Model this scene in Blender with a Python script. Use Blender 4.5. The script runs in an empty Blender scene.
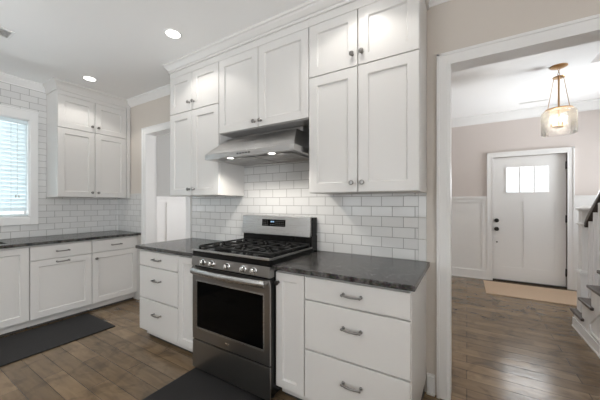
import bpy, bmesh, math, random
from mathutils import Vector, Matrix
R = math.radians
PI = math.pi
random.seed(7)
S = bpy.context.scene
COL = S.collection

# ------------------------------------------------------------------ camera, world, lights, exposure
cd = bpy.data.cameras.new('camera'); cam = bpy.data.objects.new('camera', cd); COL.objects.link(cam)
cam.location = (0, 0, 1.3223); cam.rotation_euler = (R(90), 0, R(31.2284))
cd.sensor_width = 36; cd.lens = 275.022 / 600 * 36; cd.shift_y = 2.85 / 600; cd.clip_start = .02
S.camera = cam
S.view_settings.view_transform = 'Standard'; S.view_settings.look = 'None'
S.view_settings.exposure = 0.0; S.view_settings.gamma = 1.0; S.view_settings.use_curve_mapping = False
S.cycles.use_denoising = True
S.cycles.max_bounces = 12; S.cycles.diffuse_bounces = 7; S.cycles.glossy_bounces = 5; S.cycles.transmission_bounces = 8
S.cycles.sample_clamp_indirect = 6; S.cycles.caustics_refractive = False; S.cycles.caustics_reflective = False

w = bpy.data.worlds.new('sky'); S.world = w; w.use_nodes = True
bg = w.node_tree.nodes['Background']; bg.inputs[0].default_value = (.90, .97, 1, 1); bg.inputs[1].default_value = 1.5

def area(name, loc, direction, sx, sy, power, color=(1, 1, 1)):
    l = bpy.data.lights.new(name, 'AREA'); l.shape = 'RECTANGLE'; l.size = sx; l.size_y = sy; l.energy = power; l.color = color
    o = bpy.data.objects.new(name, l); o.location = loc
    o.rotation_euler = Vector(direction).to_track_quat('-Z', 'Y').to_euler(); COL.objects.link(o); return o
def spot(name, loc, power, angle=130, blend=.6, color=(1, .95, .88), size=.05, direction=(0, 0, -1)):
    l = bpy.data.lights.new(name, 'SPOT'); l.energy = power; l.spot_size = R(angle); l.spot_blend = blend; l.color = color; l.shadow_soft_size = size
    o = bpy.data.objects.new(name, l); o.location = loc
    o.rotation_euler = Vector(direction).to_track_quat('-Z', 'Y').to_euler(); COL.objects.link(o); return o

HC = 2.76     # kitchen ceiling
HF = 2.83     # foyer ceiling
WY = 2.10     # range wall
LX = -4.455   # window wall
FY = 5.744    # front door wall
BY = -3.7     # wall behind
RX = 2.6      # wall right
# daylight lamps at windows, several of them unseen additions, plus added upward fill lamps
area('daylight_patio', (-2.0, BY - .25, 1.65), (0, 1, 0.1), 2.6, 1.4, 40, (.93, .97, 1))
area('uplight_patio', (-2.0, BY - 1.0, .6), (0, .1, 1), 4.0, 1.5, 790, (.97, .985, 1))  # added lamp facing up to brighten the ceiling, imitating ground bounce
area('daylight_breakfast', (RX + .25, -1.6, 1.5), (-1, 0, 0.1), 2.2, 1.6, 130, (.93, .97, 1))  # stands at an unseen window added in the right wall
area('uplight_breakfast', (RX + 1.1, -1.6, .5), (-.1, 0, 1), 1.6, 3.2, 480, (.97, .985, 1))  # added upward fill for the ceiling from the right side
area('daylight_sink', (LX - .35, .19, 1.75), (1, 0, 0), 1.9, 1.2, 46, (.90, .96, 1))
area('uplight_sink', (LX - .75, .19, .75), (.35, 0, 1), 1.0, 2.2, 150, (.92, .97, 1))  # added upward lamp throwing window light onto the ceiling
area('uplight_foyer', (4.3, 4.75, .3), (-.4, 0, 1), 1.8, 2.0, 900, (.93, .97, 1))  # added upward fill for the foyer ceiling
area('fill_foyer', (3.3, 4.75, 1.6), (-1, 0, .1), 1.3, 1.8, 40, (.97, .98, 1))  # added fill outside an unseen foyer window
area('daylight_front_door', (.84, FY + .45, 1.9), (-.1, -1, -.25), .9, .8, 26, (.95, .98, 1))
area('fill_dining', (-3.1, FY + .3, 1.6), (0, -1, .1), 1.8, 1.6, 160, (.97, .98, 1))  # added fill for dining room and foyer at an unseen window
area('fill_stairwell', (2.3, 3.2, 5.0), (0, 0, -1), 1.2, 1.2, 25, (.97, .98, 1))  # unseen fill lamp added inside the closed stairwell

# ------------------------------------------------------------------ materials
def sock(n, *names):
    for k in names:
        if k in n.inputs: return n.inputs[k]
def mat(name, col, rough=.5, metal=0, spec=.5, bump=0, bscale=40, coat=0, var=0, vscale=3):
    m = bpy.data.materials.new(name); m.use_nodes = True; t = m.node_tree; b = t.nodes['Principled BSDF']
    b.inputs['Base Color'].default_value = (*col, 1); b.inputs['Roughness'].default_value = rough; b.inputs['Metallic'].default_value = metal
    b.inputs['Specular IOR Level'].default_value = spec
    if coat: b.inputs['Coat Weight'].default_value = coat; b.inputs['Coat Roughness'].default_value = .12
    tc = t.nodes.new('ShaderNodeTexCoord')
    if var:
        n = t.nodes.new('ShaderNodeTexNoise'); n.inputs['Scale'].default_value = vscale; n.inputs['Detail'].default_value = 5
        t.links.new(tc.outputs['Object'], n.inputs['Vector'])
        mr = t.nodes.new('ShaderNodeMapRange'); mr.inputs[3].default_value = 1 - var; mr.inputs[4].default_value = 1 + var
        t.links.new(n.outputs['Fac'], mr.inputs[0])
        mx = t.nodes.new('ShaderNodeVectorMath'); mx.operation = 'SCALE'; mx.inputs[0].default_value = col
        t.links.new(mr.outputs[0], mx.inputs['Scale']); t.links.new(mx.outputs[0], b.inputs['Base Color'])
    if bump:
        n = t.nodes.new('ShaderNodeTexNoise'); n.inputs['Scale'].default_value = bscale; n.inputs['Detail'].default_value = 3
        t.links.new(tc.outputs['Object'], n.inputs['Vector'])
        bp = t.nodes.new('ShaderNodeBump'); bp.inputs['Strength'].default_value = bump; bp.inputs['Distance'].default_value = .002
        t.links.new(n.outputs['Fac'], bp.inputs['Height']); t.links.new(bp.outputs[0], b.inputs['Normal'])
    return m
def emit(name, col, strength):
    m = bpy.data.materials.new(name); m.use_nodes = True; t = m.node_tree
    for n in list(t.nodes):
        if n.type == 'BSDF_PRINCIPLED': t.nodes.remove(n)
    e = t.nodes.new('ShaderNodeEmission'); e.inputs[0].default_value = (*col, 1); e.inputs[1].default_value = strength
    t.links.new(e.outputs[0], t.nodes['Material Output'].inputs[0]); return m

M = {}
M['cab'] = mat('cabinet white paint', (.64, .628, .612), .34, bump=.03, bscale=60)
M['trim'] = mat('trim white paint', (.82, .82, .815), .35, bump=.02)
M['wall'] = mat('greige wall paint', (.62, .575, .525), .6, bump=.05, bscale=300, var=.015)
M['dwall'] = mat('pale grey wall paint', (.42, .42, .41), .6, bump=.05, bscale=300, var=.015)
M['fwall'] = mat('foyer warm grey wall paint', (.64, .585, .555), .6, bump=.05, bscale=300, var=.015)
M['ceil'] = mat('ceiling white paint', (.88, .88, .875), .65, bump=.05, bscale=200, var=.01)
M['fceil'] = mat('foyer ceiling paint', (.86, .86, .86), .6, bump=.4, bscale=2.5, var=.03, vscale=2)
M['steel'] = None
M['black'] = mat('black enamel', (.006, .006, .006), .2, spec=.2, var=.2)
M['blackm'] = mat('matte black iron', (.012, .012, .012), .5, spec=.25, bump=.1, bscale=200)
M['glassb'] = mat('black oven glass', (.002, .002, .002), .06, spec=.06, var=.1)
M['pewter'] = mat('pewter metal', (.27, .26, .25), .3, metal=1, var=.1)
M['chrome'] = mat('polished nickel', (.62, .61, .6), .15, metal=1, var=.03)
M['brass'] = mat('aged brass', (.50, .31, .15), .3, metal=1, var=.08, vscale=20)
M['bronze'] = mat('black bronze hardware', (.015, .013, .012), .35, var=.2)
M['tread'] = mat('dark stained oak tread', (.055, .042, .036), .3, bump=.1, bscale=30, var=.2, vscale=12)
M['toe'] = mat('plinth painted as shade', (.05, .045, .04), .7, var=.1)  # dark tone stands for the shade under the toe kick
def slatmat():
    m = mat('white translucent blind slat', (.85, .90, .91), .5); t = m.node_tree; b = t.nodes['Principled BSDF']
    d = t.nodes.new('ShaderNodeBsdfTranslucent'); d.inputs[0].default_value = (.84, .93, .96, 1); x = t.nodes.new('ShaderNodeMixShader'); x.inputs[0].default_value = .3
    t.links.new(b.outputs[0], x.inputs[1]); t.links.new(d.outputs[0], x.inputs[2]); t.links.new(x.outputs[0], t.nodes['Material Output'].inputs[0]); return m
M['slat'] = slatmat()
M['cord'] = mat('pale cord', (.55, .55, .52), .8, var=.05)
M['plastic'] = mat('white enamelled metal', (.8, .8, .79), .4, var=.02)
M['ventdark'] = mat('vent opening shade', (.35, .35, .35), .8, var=.05)  # grey sheet stands in for the shade inside the vent openings
M['lens'] = emit('lit lamp lens', (1, .97, .92), 9)
M['bulb'] = emit('glowing bulb', (1, .86, .64), 7)
M['led'] = emit('blue white display light', (.45, .7, 1), 1.1)
M['sinkm'] = mat('black composite sink', (.012, .012, .012), .4, bump=.1, bscale=300)

def glass(name, col=(1, 1, 1), rough=0, ior=1.45, tint=.92, seeds=False):
    m = bpy.data.materials.new(name); m.use_nodes = True; t = m.node_tree
    for n in list(t.nodes):
        if n.type == 'BSDF_PRINCIPLED': t.nodes.remove(n)
    tr = t.nodes.new('ShaderNodeBsdfTransparent'); tr.inputs[0].default_value = (*[c * tint for c in col], 1)
    gl = t.nodes.new('ShaderNodeBsdfGlossy'); gl.inputs['Roughness'].default_value = .04
    fr = t.nodes.new('ShaderNodeFresnel'); fr.inputs[0].default_value = ior
    mx = t.nodes.new('ShaderNodeMixShader')
    t.links.new(fr.outputs[0], mx.inputs[0]); t.links.new(tr.outputs[0], mx.inputs[1]); t.links.new(gl.outputs[0], mx.inputs[2])
    out = mx
    if seeds:
        tc = t.nodes.new('ShaderNodeTexCoord'); n = t.nodes.new('ShaderNodeTexNoise'); n.inputs['Scale'].default_value = 22
        t.links.new(tc.outputs['Object'], n.inputs['Vector'])
        bp = t.nodes.new('ShaderNodeBump'); bp.inputs['Strength'].default_value = .8; bp.inputs['Distance'].default_value = .01
        t.links.new(n.outputs['Fac'], bp.inputs['Height']); t.links.new(bp.outputs[0], gl.inputs['Normal']); t.links.new(bp.outputs[0], fr.inputs['Normal'])
        df = t.nodes.new('ShaderNodeBsdfTranslucent'); df.inputs[0].default_value = (1, .98, .95, 1)
        dd = t.nodes.new('ShaderNodeBsdfDiffuse'); dd.inputs[0].default_value = (1, .95, .88, 1)
        m1 = t.nodes.new('ShaderNodeMixShader'); m1.inputs[0].default_value = .5
        t.links.new(df.outputs[0], m1.inputs[1]); t.links.new(dd.outputs[0], m1.inputs[2])
        m2 = t.nodes.new('ShaderNodeMixShader'); m2.inputs[0].default_value = .07
        t.links.new(mx.outputs[0], m2.inputs[1]); t.links.new(m1.outputs[0], m2.inputs[2]); out = m2
    t.links.new(out.outputs[0], t.nodes['Material Output'].inputs[0]); return m
M['glass'] = glass('clear window glass')
M['seeded'] = glass('seeded pendant glass', seeds=True)

def steel():
    m = mat('brushed stainless steel', (.50, .495, .49), .27, metal=1); t = m.node_tree; b = t.nodes['Principled BSDF']
    tc = t.nodes.new('ShaderNodeTexCoord'); mp = t.nodes.new('ShaderNodeMapping'); mp.inputs['Scale'].default_value = (2, 300, 300)
    n = t.nodes.new('ShaderNodeTexNoise'); n.inputs['Scale'].default_value = 3; n.inputs['Detail'].default_value = 2
    t.links.new(tc.outputs['Object'], mp.inputs[0]); t.links.new(mp.outputs[0], n.inputs['Vector'])
    r = t.nodes.new('ShaderNodeMapRange'); r.inputs[3].default_value = .2; r.inputs[4].default_value = .36
    t.links.new(n.outputs['Fac'], r.inputs[0]); t.links.new(r.outputs[0], b.inputs['Roughness'])
    b.inputs['Anisotropic'].default_value = .5
    return m
M['steel'] = steel()
M['steeld'] = mat('dark stainless steel', (.30, .29, .28), .3, metal=1, var=.05)

def granite():
    m = mat('black leathered granite', (.03, .03, .03), .22, spec=.5); t = m.node_tree; b = t.nodes['Principled BSDF']; L = t.links.new
    tc = t.nodes.new('ShaderNodeTexCoord')
    v = t.nodes.new('ShaderNodeTexVoronoi'); v.inputs['Scale'].default_value = 130; L(tc.outputs['Object'], v.inputs['Vector'])
    n = t.nodes.new('ShaderNodeTexNoise'); n.inputs['Scale'].default_value = 28; n.inputs['Detail'].default_value = 7; n.inputs['Roughness'].default_value = .7; L(tc.outputs['Object'], n.inputs['Vector'])
    cr = t.nodes.new('ShaderNodeValToRGB'); cr.color_ramp.elements[0].position = .44; cr.color_ramp.elements[0].color = (.008, .0075, .007, 1)
    cr.color_ramp.elements[1].position = .66; cr.color_ramp.elements[1].color = (.12, .113, .107, 1); L(n.outputs['Fac'], cr.inputs[0])
    mx = t.nodes.new('ShaderNodeMix'); mx.data_type = 'RGBA'; mx.blend_type = 'ADD'; mx.inputs[0].default_value = .02
    L(cr.outputs[0], mx.inputs[6]); L(v.outputs['Color'], mx.inputs[7]); L(mx.outputs[2], b.inputs['Base Color'])
    bp = t.nodes.new('ShaderNodeBump'); bp.inputs['Strength'].default_value = .5; bp.inputs['Distance'].default_value = .0028
    L(n.outputs['Fac'], bp.inputs['Height']); L(bp.outputs[0], b.inputs['Normal'])
    return m
M['granite'] = granite()

def tile(axis):
    """glossy white 3x6 subway tile in running bond; axis: which world axis runs along the wall"""
    m = mat('white subway tile ' + axis, (.8, .8, .8), .08); t = m.node_tree; b = t.nodes['Principled BSDF']; L = t.links.new
    g = t.nodes.new('ShaderNodeNewGeometry'); s = t.nodes.new('ShaderNodeSeparateXYZ'); c = t.nodes.new('ShaderNodeCombineXYZ')
    L(g.outputs['Position'], s.inputs[0]); L(s.outputs['X' if axis == 'x' else 'Y'], c.inputs[0])
    sub = t.nodes.new('ShaderNodeMath'); sub.operation = 'SUBTRACT'; sub.inputs[1].default_value = .914; L(s.outputs['Z'], sub.inputs[0]); L(sub.outputs[0], c.inputs[1])
    mp = t.nodes.new('ShaderNodeMapping'); mp.inputs['Location'].default_value = (.078 if axis == 'x' else .05, 0, 0); L(c.outputs[0], mp.inputs[0])
    k = t.nodes.new('ShaderNodeTexBrick'); L(mp.outputs[0], k.inputs['Vector'])
    k.offset = .5; k.inputs['Scale'].default_value = 1; k.inputs['Brick Width'].default_value = .157; k.inputs['Row Height'].default_value = .0765
    k.inputs['Mortar Size'].default_value = .0026; k.inputs['Mortar Smooth'].default_value = .3
    k.inputs['Color1'].default_value = (.72, .72, .71, 1); k.inputs['Color2'].default_value = (.66, .66, .655, 1); k.inputs['Mortar'].default_value = (.33, .325, .315, 1)
    L(k.outputs['Color'], b.inputs['Base Color'])
    r = t.nodes.new('ShaderNodeMapRange'); r.inputs[3].default_value = .09; r.inputs[4].default_value = .8; L(k.outputs['Fac'], r.inputs[0]); L(r.outputs[0], b.inputs['Roughness'])
    n = t.nodes.new('ShaderNodeTexNoise'); n.inputs['Scale'].default_value = 9; L(g.outputs['Position'], n.inputs['Vector'])
    ma = t.nodes.new('ShaderNodeMath'); ma.operation = 'MULTIPLY_ADD'; ma.inputs[1].default_value = .35; L(n.outputs['Fac'], ma.inputs[0])
    inv = t.nodes.new('ShaderNodeMath'); inv.operation = 'SUBTRACT'; inv.inputs[0].default_value = 1; L(k.outputs['Fac'], inv.inputs[1]); L(inv.outputs[0], ma.inputs[2])
    bp = t.nodes.new('ShaderNodeBump'); bp.inputs['Strength'].default_value = .5; bp.inputs['Distance'].default_value = .0028
    L(ma.outputs[0], bp.inputs['Height']); L(bp.outputs[0], b.inputs['Normal'])
    return m
M['tile_x'] = tile('x'); M['tile_y'] = tile('y')
M['tile_plain'] = mat('white bullnose tile', (.72, .72, .71), .1, bump=.05, bscale=9)

def wood_floor():
    m = mat('hand scraped hickory floor', (.1, .07, .05), .35); t = m.node_tree; b = t.nodes['Principled BSDF']; L = t.links.new
    g = t.nodes.new('ShaderNodeNewGeometry')
    k = t.nodes.new('ShaderNodeTexBrick'); L(g.outputs['Position'], k.inputs['Vector'])
    k.offset = .37; k.offset_frequency = 2; k.inputs['Scale'].default_value = 1; k.inputs['Brick Width'].default_value = 1.15; k.inputs['Row Height'].default_value = .127
    k.inputs['Mortar Size'].default_value = .0018; k.inputs['Mortar Smooth'].default_value = .4; k.inputs['Bias'].default_value = 0
    k.inputs['Color1'].default_value = (.205, .141, .083, 1); k.inputs['Color2'].default_value = (.122, .084, .049, 1); k.inputs['Mortar'].default_value = (.045, .032, .022, 1)
    mp = t.nodes.new('ShaderNodeMapping'); mp.inputs['Scale'].default_value = (1.6, 9, 1); L(g.outputs['Position'], mp.inputs[0])
    n = t.nodes.new('ShaderNodeTexNoise'); n.inputs['Scale'].default_value = 2.2; n.inputs['Detail'].default_value = 6; n.inputs['Distortion'].default_value = .8; L(mp.outputs[0], n.inputs['Vector'])
    r = t.nodes.new('ShaderNodeMapRange'); r.inputs[1].default_value = .3; r.inputs[2].default_value = .7; r.inputs[3].default_value = .78; r.inputs[4].default_value = 1.22; L(n.outputs['Fac'], r.inputs[0])
    n3 = t.nodes.new('ShaderNodeTexNoise'); n3.inputs['Scale'].default_value = 4.5; n3.inputs['Detail'].default_value = 4; n3.inputs['Distortion'].default_value = 1.2; L(g.outputs['Position'], n3.inputs['Vector'])
    r3 = t.nodes.new('ShaderNodeMapRange'); r3.inputs[1].default_value = .36; r3.inputs[2].default_value = .5; r3.inputs[3].default_value = .74; r3.inputs[4].default_value = 1.08; L(n3.outputs['Fac'], r3.inputs[0])
    mm = t.nodes.new('ShaderNodeMath'); mm.operation = 'MULTIPLY'; L(r.outputs[0], mm.inputs[0]); L(r3.outputs[0], mm.inputs[1])
    vs = t.nodes.new('ShaderNodeVectorMath'); vs.operation = 'SCALE'; L(k.outputs['Color'], vs.inputs[0]); L(mm.outputs[0], vs.inputs['Scale']); L(vs.outputs[0], b.inputs['Base Color'])
    mp2 = t.nodes.new('ShaderNodeMapping'); mp2.inputs['Scale'].default_value = (2.5, 11, 1); L(g.outputs['Position'], mp2.inputs[0])
    n2 = t.nodes.new('ShaderNodeTexNoise'); n2.inputs['Scale'].default_value = 3; n2.inputs['Detail'].default_value = 3; L(mp2.outputs[0], n2.inputs['Vector'])
    inv = t.nodes.new('ShaderNodeMath'); inv.operation = 'SUBTRACT'; inv.inputs[0].default_value = 1; L(k.outputs['Fac'], inv.inputs[1])
    ma = t.nodes.new('ShaderNodeMath'); ma.operation = 'MULTIPLY_ADD'; ma.inputs[1].default_value = .7; L(n2.outputs['Fac'], ma.inputs[0]); L(inv.outputs[0], ma.inputs[2])
    bp = t.nodes.new('ShaderNodeBump'); bp.inputs['Strength'].default_value = .5; bp.inputs['Distance'].default_value = .004
    L(ma.outputs[0], bp.inputs['Height']); L(bp.outputs[0], b.inputs['Normal'])
    b.inputs['Roughness'].default_value = .2
    return m
M['floor'] = wood_floor()

def weave(name, c1, c2, sc):
    m = mat(name, c1, .9); t = m.node_tree; b = t.nodes['Principled BSDF']; L = t.links.new
    tc = t.nodes.new('ShaderNodeTexCoord'); k = t.nodes.new('ShaderNodeTexChecker'); k.inputs['Scale'].default_value = sc
    k.inputs[1].default_value = (*c1, 1); k.inputs[2].default_value = (*c2, 1); L(tc.outputs['Object'], k.inputs[0]); L(k.outputs[0], b.inputs['Base Color'])
    n = t.nodes.new('ShaderNodeTexNoise'); n.inputs['Scale'].default_value = sc; L(tc.outputs['Object'], n.inputs['Vector'])
    bp = t.nodes.new('ShaderNodeBump'); bp.inputs['Strength'].default_value = .5; bp.inputs['Distance'].default_value = .002; L(n.outputs['Fac'], bp.inputs['Height']); L(bp.outputs[0], b.inputs['Normal'])
    return m
M['mat'] = weave('charcoal foam mat', (.010, .009, .009), (.014, .013, .013), 120)
M['rug'] = weave('tan jute rug', (.46, .34, .24), (.52, .39, .28), 90)
M['lettering'] = mat('grey panel marks', (.3, .3, .3), .5, var=.05)

# ------------------------------------------------------------------ mesh helpers
def B(): return bmesh.new()
def box(bm, x0, x1, y0, y1, z0, z1, bev=0, mtx=None):
    x0, x1 = min(x0, x1), max(x0, x1); y0, y1 = min(y0, y1), max(y0, y1); z0, z1 = min(z0, z1), max(z0, z1)
    r = bmesh.ops.create_cube(bm, size=1)
    vs = r['verts']
    for v in vs: v.co = Vector(((x0 + x1) / 2 + v.co.x * (x1 - x0), (y0 + y1) / 2 + v.co.y * (y1 - y0), (z0 + z1) / 2 + v.co.z * (z1 - z0)))
    if bev:
        es = {e for v in vs for e in v.link_edges}
        r = bmesh.ops.bevel(bm, geom=list(es), offset=bev, segments=2, affect='EDGES', profile=.6)
        vs = list({v for f in r['faces'] for v in f.verts} | {v for v in vs if v.is_valid})
    if mtx:
        for v in vs: v.co = mtx @ v.co
    return vs
def prism(bm, pts, f):
    """closed polygon pts (2D) swept between two placements: f(p, 0) and f(p, 1) give 3D points"""
    a = [bm.verts.new(f(p, 0)) for p in pts]; b = [bm.verts.new(f(p, 1)) for p in pts]; n = len(pts)
    bm.faces.new(a[::-1]); bm.faces.new(b)
    for i in range(n): bm.faces.new((a[i], a[(i + 1) % n], b[(i + 1) % n], b[i]))
def sweep(bm, prof, path, up=Vector((0, 0, 1)), closed=False):
    """moulding: profile (out, up) swept along horizontal path points with mitred corners; out = right hand side of travel"""
    rings = []; n = len(path)
    for i, p in enumerate(path):
        p = Vector(p)
        d0 = (p - Vector(path[i - 1])).normalized() if i > 0 else None
        d1 = (Vector(path[i + 1]) - p).normalized() if i < n - 1 else None
        if d0 is None: d0 = d1
        if d1 is None: d1 = d0
        o0 = d0.cross(up); o1 = d1.cross(up); o = (o0 + o1); o = o / max(.3, o.dot(o0))
        rings.append([bm.verts.new(p + o * a + up * b) for a, b in prof])
    m = len(prof)
    for r0, r1 in zip(rings, rings[1:]):
        for j in range(m): bm.faces.new((r0[j], r0[(j + 1) % m], r1[(j + 1) % m], r1[j]))
    bm.faces.new(rings[0][::-1]); bm.faces.new(rings[-1])
def lathe(bm, prof, n=20, mtx=Matrix(), cap=True):
    rings = []
    for r, z in prof:
        if r < 1e-5: rings.append([bm.verts.new(mtx @ Vector((0, 0, z)))])
        else: rings.append([bm.verts.new(mtx @ Vector((r * math.cos(2 * PI * k / n), r * math.sin(2 * PI * k / n), z))) for k in range(n)])
    for a, b in zip(rings, rings[1:]):
        for k in range(n):
            k2 = (k + 1) % n
            if len(a) == 1 and len(b) == 1: continue
            if len(a) == 1: bm.faces.new((a[0], b[k], b[k2]))
            elif len(b) == 1: bm.faces.new((a[k], b[0], a[k2]))
            else: bm.faces.new((a[k], b[k], b[k2], a[k2]))
    if cap:
        if len(rings[0]) > 1: bm.faces.new(rings[0])
        if len(rings[-1]) > 1: bm.faces.new(rings[-1][::-1])
def tube(bm, path, rad, n=10, flat=1.0):
    path = [Vector(p) for p in path]; rings = []
    t0 = (path[1] - path[0]).normalized(); ref = Vector((0, 0, 1)) if abs(t0.z) < .9 else Vector((1, 0, 0))
    for i, p in enumerate(path):
        t = (path[min(i + 1, len(path) - 1)] - path[max(i - 1, 0)]).normalized()
        a = t.cross(ref).normalized(); b = a.cross(t).normalized(); r = rad[i] if isinstance(rad, (list, tuple)) else rad
        rings.append([bm.verts.new(p + a * r * math.cos(2 * PI * k / n) + b * r * flat * math.sin(2 * PI * k / n)) for k in range(n)])
    for r0, r1 in zip(rings, rings[1:]):
        for k in range(n): bm.faces.new((r0[k], r0[(k + 1) % n], r1[(k + 1) % n], r1[k]))
    bm.faces.new(rings[0][::-1]); bm.faces.new(rings[-1])
def obj(name, bm, m, parent=None, loc=(0, 0, 0), rot=(0, 0, 0), smooth=False, bevel=0, label=None):
    bmesh.ops.recalc_face_normals(bm, faces=bm.faces)
    me = bpy.data.meshes.new(name); bm.to_mesh(me); bm.free()
    if smooth:
        for p in me.polygons: p.use_smooth = True
        try: me.set_sharp_from_angle(angle=R(38))
        except Exception: pass
    o = bpy.data.objects.new(name, me); COL.objects.link(o); o.location = loc; o.rotation_euler = rot
    for q in (m if isinstance(m, (list, tuple)) else [m]): me.materials.append(q)
    if parent: o.parent = parent
    if bevel:
        b = o.modifiers.new('bevel', 'BEVEL'); b.width = bevel; b.segments = 2; b.limit_method = 'ANGLE'; b.angle_limit = R(40)
    if label: o['label'] = label
    return o
def tag(o, label, cat, group=None):
    o['label'] = label; o['category'] = cat
    if group: o['group'] = group
    return o
def thing(name, label, cat, loc=(0, 0, 0), rz=0, group=None):
    o = bpy.data.objects.new(name, None); COL.objects.link(o); o.location = loc; o.rotation_euler = (0, 0, rz); o.empty_display_size = .1
    return tag(o, label, cat, group)
def struct(name, bm, m, **k):
    o = obj(name, bm, m, **k); o['kind'] = 'structure'; return o
def copy_part(src, parent, loc=None):
    c = src.copy(); COL.objects.link(c); c.parent = parent
    if loc is not None: c.location = loc
    return c

# ------------------------------------------------------------------ the room shell
# floor
bm = B(); box(bm, -4.75, 3.2, BY - .1, FY + .1, -.12, 0); struct('floor', bm, M['floor'])
# kitchen ceiling
bm = B(); box(bm, LX - .15, RX + .15, BY - .1, WY + .06, HC, HC + .15); struct('ceiling', bm, M['ceil'])
# foyer ceiling with the stairwell opening (x > 1.14, y < 4.16)
bm = B(); box(bm, -4.75, 1.14, WY + .06, FY + .1, HF, HF + .3); box(bm, 1.14, 3.2, 4.16, FY + .1, HF, HF + .3); struct('ceiling_foyer', bm, M['fceil'])
# stairwell walls above the opening
bm = B()
box(bm, 1.02, 1.14, WY + .06, 4.28, HF + .3, 5.4); box(bm, 1.02, 3.2, 4.16, 4.28, HF + .3, 5.4); box(bm, 1.14, 3.2, WY - .06, WY + .06, HC + .15, 5.4)
box(bm, 3.08, 3.2, WY + .06, 4.16, HF, 5.4); box(bm, 1.02, 3.2, WY - .06, 4.28, 5.4, 5.5)
struct('wall_stairwell', bm, M['wall'])
# range wall with the two cased openings
O1 = (-3.70, -2.83); O2 = (-.106, .90); OH = 2.258
bm = B(); y0, y1 = WY, WY + .12
for a, b in ((LX - .15, O1[0]), (O1[1], O2[0]), (O2[1], 3.2)): box(bm, a, b, y0, y1, 0, HF + .1)
for a, b in (O1, O2): box(bm, a, b, y0, y1, OH, HF + .1)
struct('wall_back', bm, M['wall'])
# window wall
WYa, WYb, WZa, WZb = -.75, 1.131, 1.154, 2.304
bm = B(); x0, x1 = LX - .15, LX
box(bm, x0, x1, BY - .1, WYa, 0, HC + .1); box(bm, x0, x1, WYb, WY + .02, 0, HC + .1); box(bm, x0, x1, WYa, WYb, 0, WZa); box(bm, x0, x1, WYa, WYb, WZb, HC + .1)
struct('wall_left', bm, M['wall'])
# wall behind the camera with the patio opening
bm = B(); box(bm, LX - .15, -3.3, BY - .15, BY, 0, HC + .1); box(bm, -.1, RX + .15, BY - .15, BY, 0, HC + .1); box(bm, -3.3, -.1, BY - .15, BY, 2.4, HC + .1); box(bm, -3.3, -.1, BY - .15, BY, 0, .9)
struct('wall_front', bm, M['wall'])
bm = B(); box(bm, RX, RX + .15, BY, -2.8, 0, HC + .1); box(bm, RX, RX + .15, -.4, WY, 0, HC + .1); box(bm, RX, RX + .15, -2.8, -.4, 0, .7); box(bm, RX, RX + .15, -2.8, -.4, 2.4, HC + .1)
struct('wall_right', bm, M['wall'])
# foyer walls
FD = (.385, 1.312, 2.085)
bm = B()
box(bm, -1.6, FD[0] - .012, FY, FY + .15, 0, HF + .1); box(bm, FD[1] + .012, 3.2, FY, FY + .15, 0, HF + .1); box(bm, FD[0] - .012, FD[1] + .012, FY, FY + .15, FD[2] + .012, HF + .1)
struct('wall_foyer_back', bm, M['fwall'])
bm = B(); box(bm, -4.75, -4.0, FY, FY + .15, 0, HF + .1); box(bm, -2.2, -1.6, FY, FY + .15, 0, HF + .1); box(bm, -4.0, -2.2, FY, FY + .15, 0, .8); box(bm, -4.0, -2.2, FY, FY + .15, 2.4, HF + .1)
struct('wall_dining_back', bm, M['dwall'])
bm = B(); box(bm, -1.72, -1.6, WY + .12, 2.8, 0, HF); box(bm, -1.72, -1.6, 5.3, FY, 0, HF); box(bm, -1.72, -1.6, 2.8, 5.3, 2.4, HF); struct('wall_foyer_left', bm, M['fwall'])  # wide opening added so the dining lamp also lights the foyer
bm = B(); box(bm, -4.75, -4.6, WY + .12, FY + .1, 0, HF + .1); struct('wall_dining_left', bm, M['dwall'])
bm = B(); box(bm, 3.08, 3.2, WY + .12, 4.1, 0, HF); box(bm, 3.08, 3.2, 5.4, FY + .1, 0, HF); box(bm, 3.08, 3.2, 4.1, 5.4, 0, .7); box(bm, 3.08, 3.2, 4.1, 5.4, 2.5, HF)
struct('wall_foyer_right', bm, M['fwall'])

# subway tile: whole window wall above the counter, short return, range wall
bm = B(); t = .008
box(bm, LX, LX + t, -1.6, WYa - .074, .9, HC - .005); box(bm, LX, LX + t, WYb + .074, WY, .9, HC - .005)
box(bm, LX, LX + t, WYa - .074, WYb + .074, .9, WZa - .088); box(bm, LX, LX + t, WYa - .074, WYb + .074, WZb + .11, HC - .005)
struct('wall_left_tile', bm, M['tile_y'])
bm = B(); box(bm, LX + t, -3.784, WY - t, WY, .9, 1.432); struct('wall_back_tile_return', bm, M['tile_x'])
bm = B(); box(bm, LX + t, -3.784, WY - .012, WY, 1.432, 1.453, .003); struct('trim_tile_return', bm, M['tile_plain'])
bm = B(); box(bm, -2.745, -.292, WY - t, WY, .9, 1.96); struct('wall_back_tile_range', bm, M['tile_x'])
bm = B()
zz = .914
while zz < 1.38:
    box(bm, -.291, -.2395, WY - .011, WY, zz + .001, min(zz + .1515, 1.395), .003); zz += .153
struct('trim_bullnose', bm, M['tile_plain'])

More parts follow.
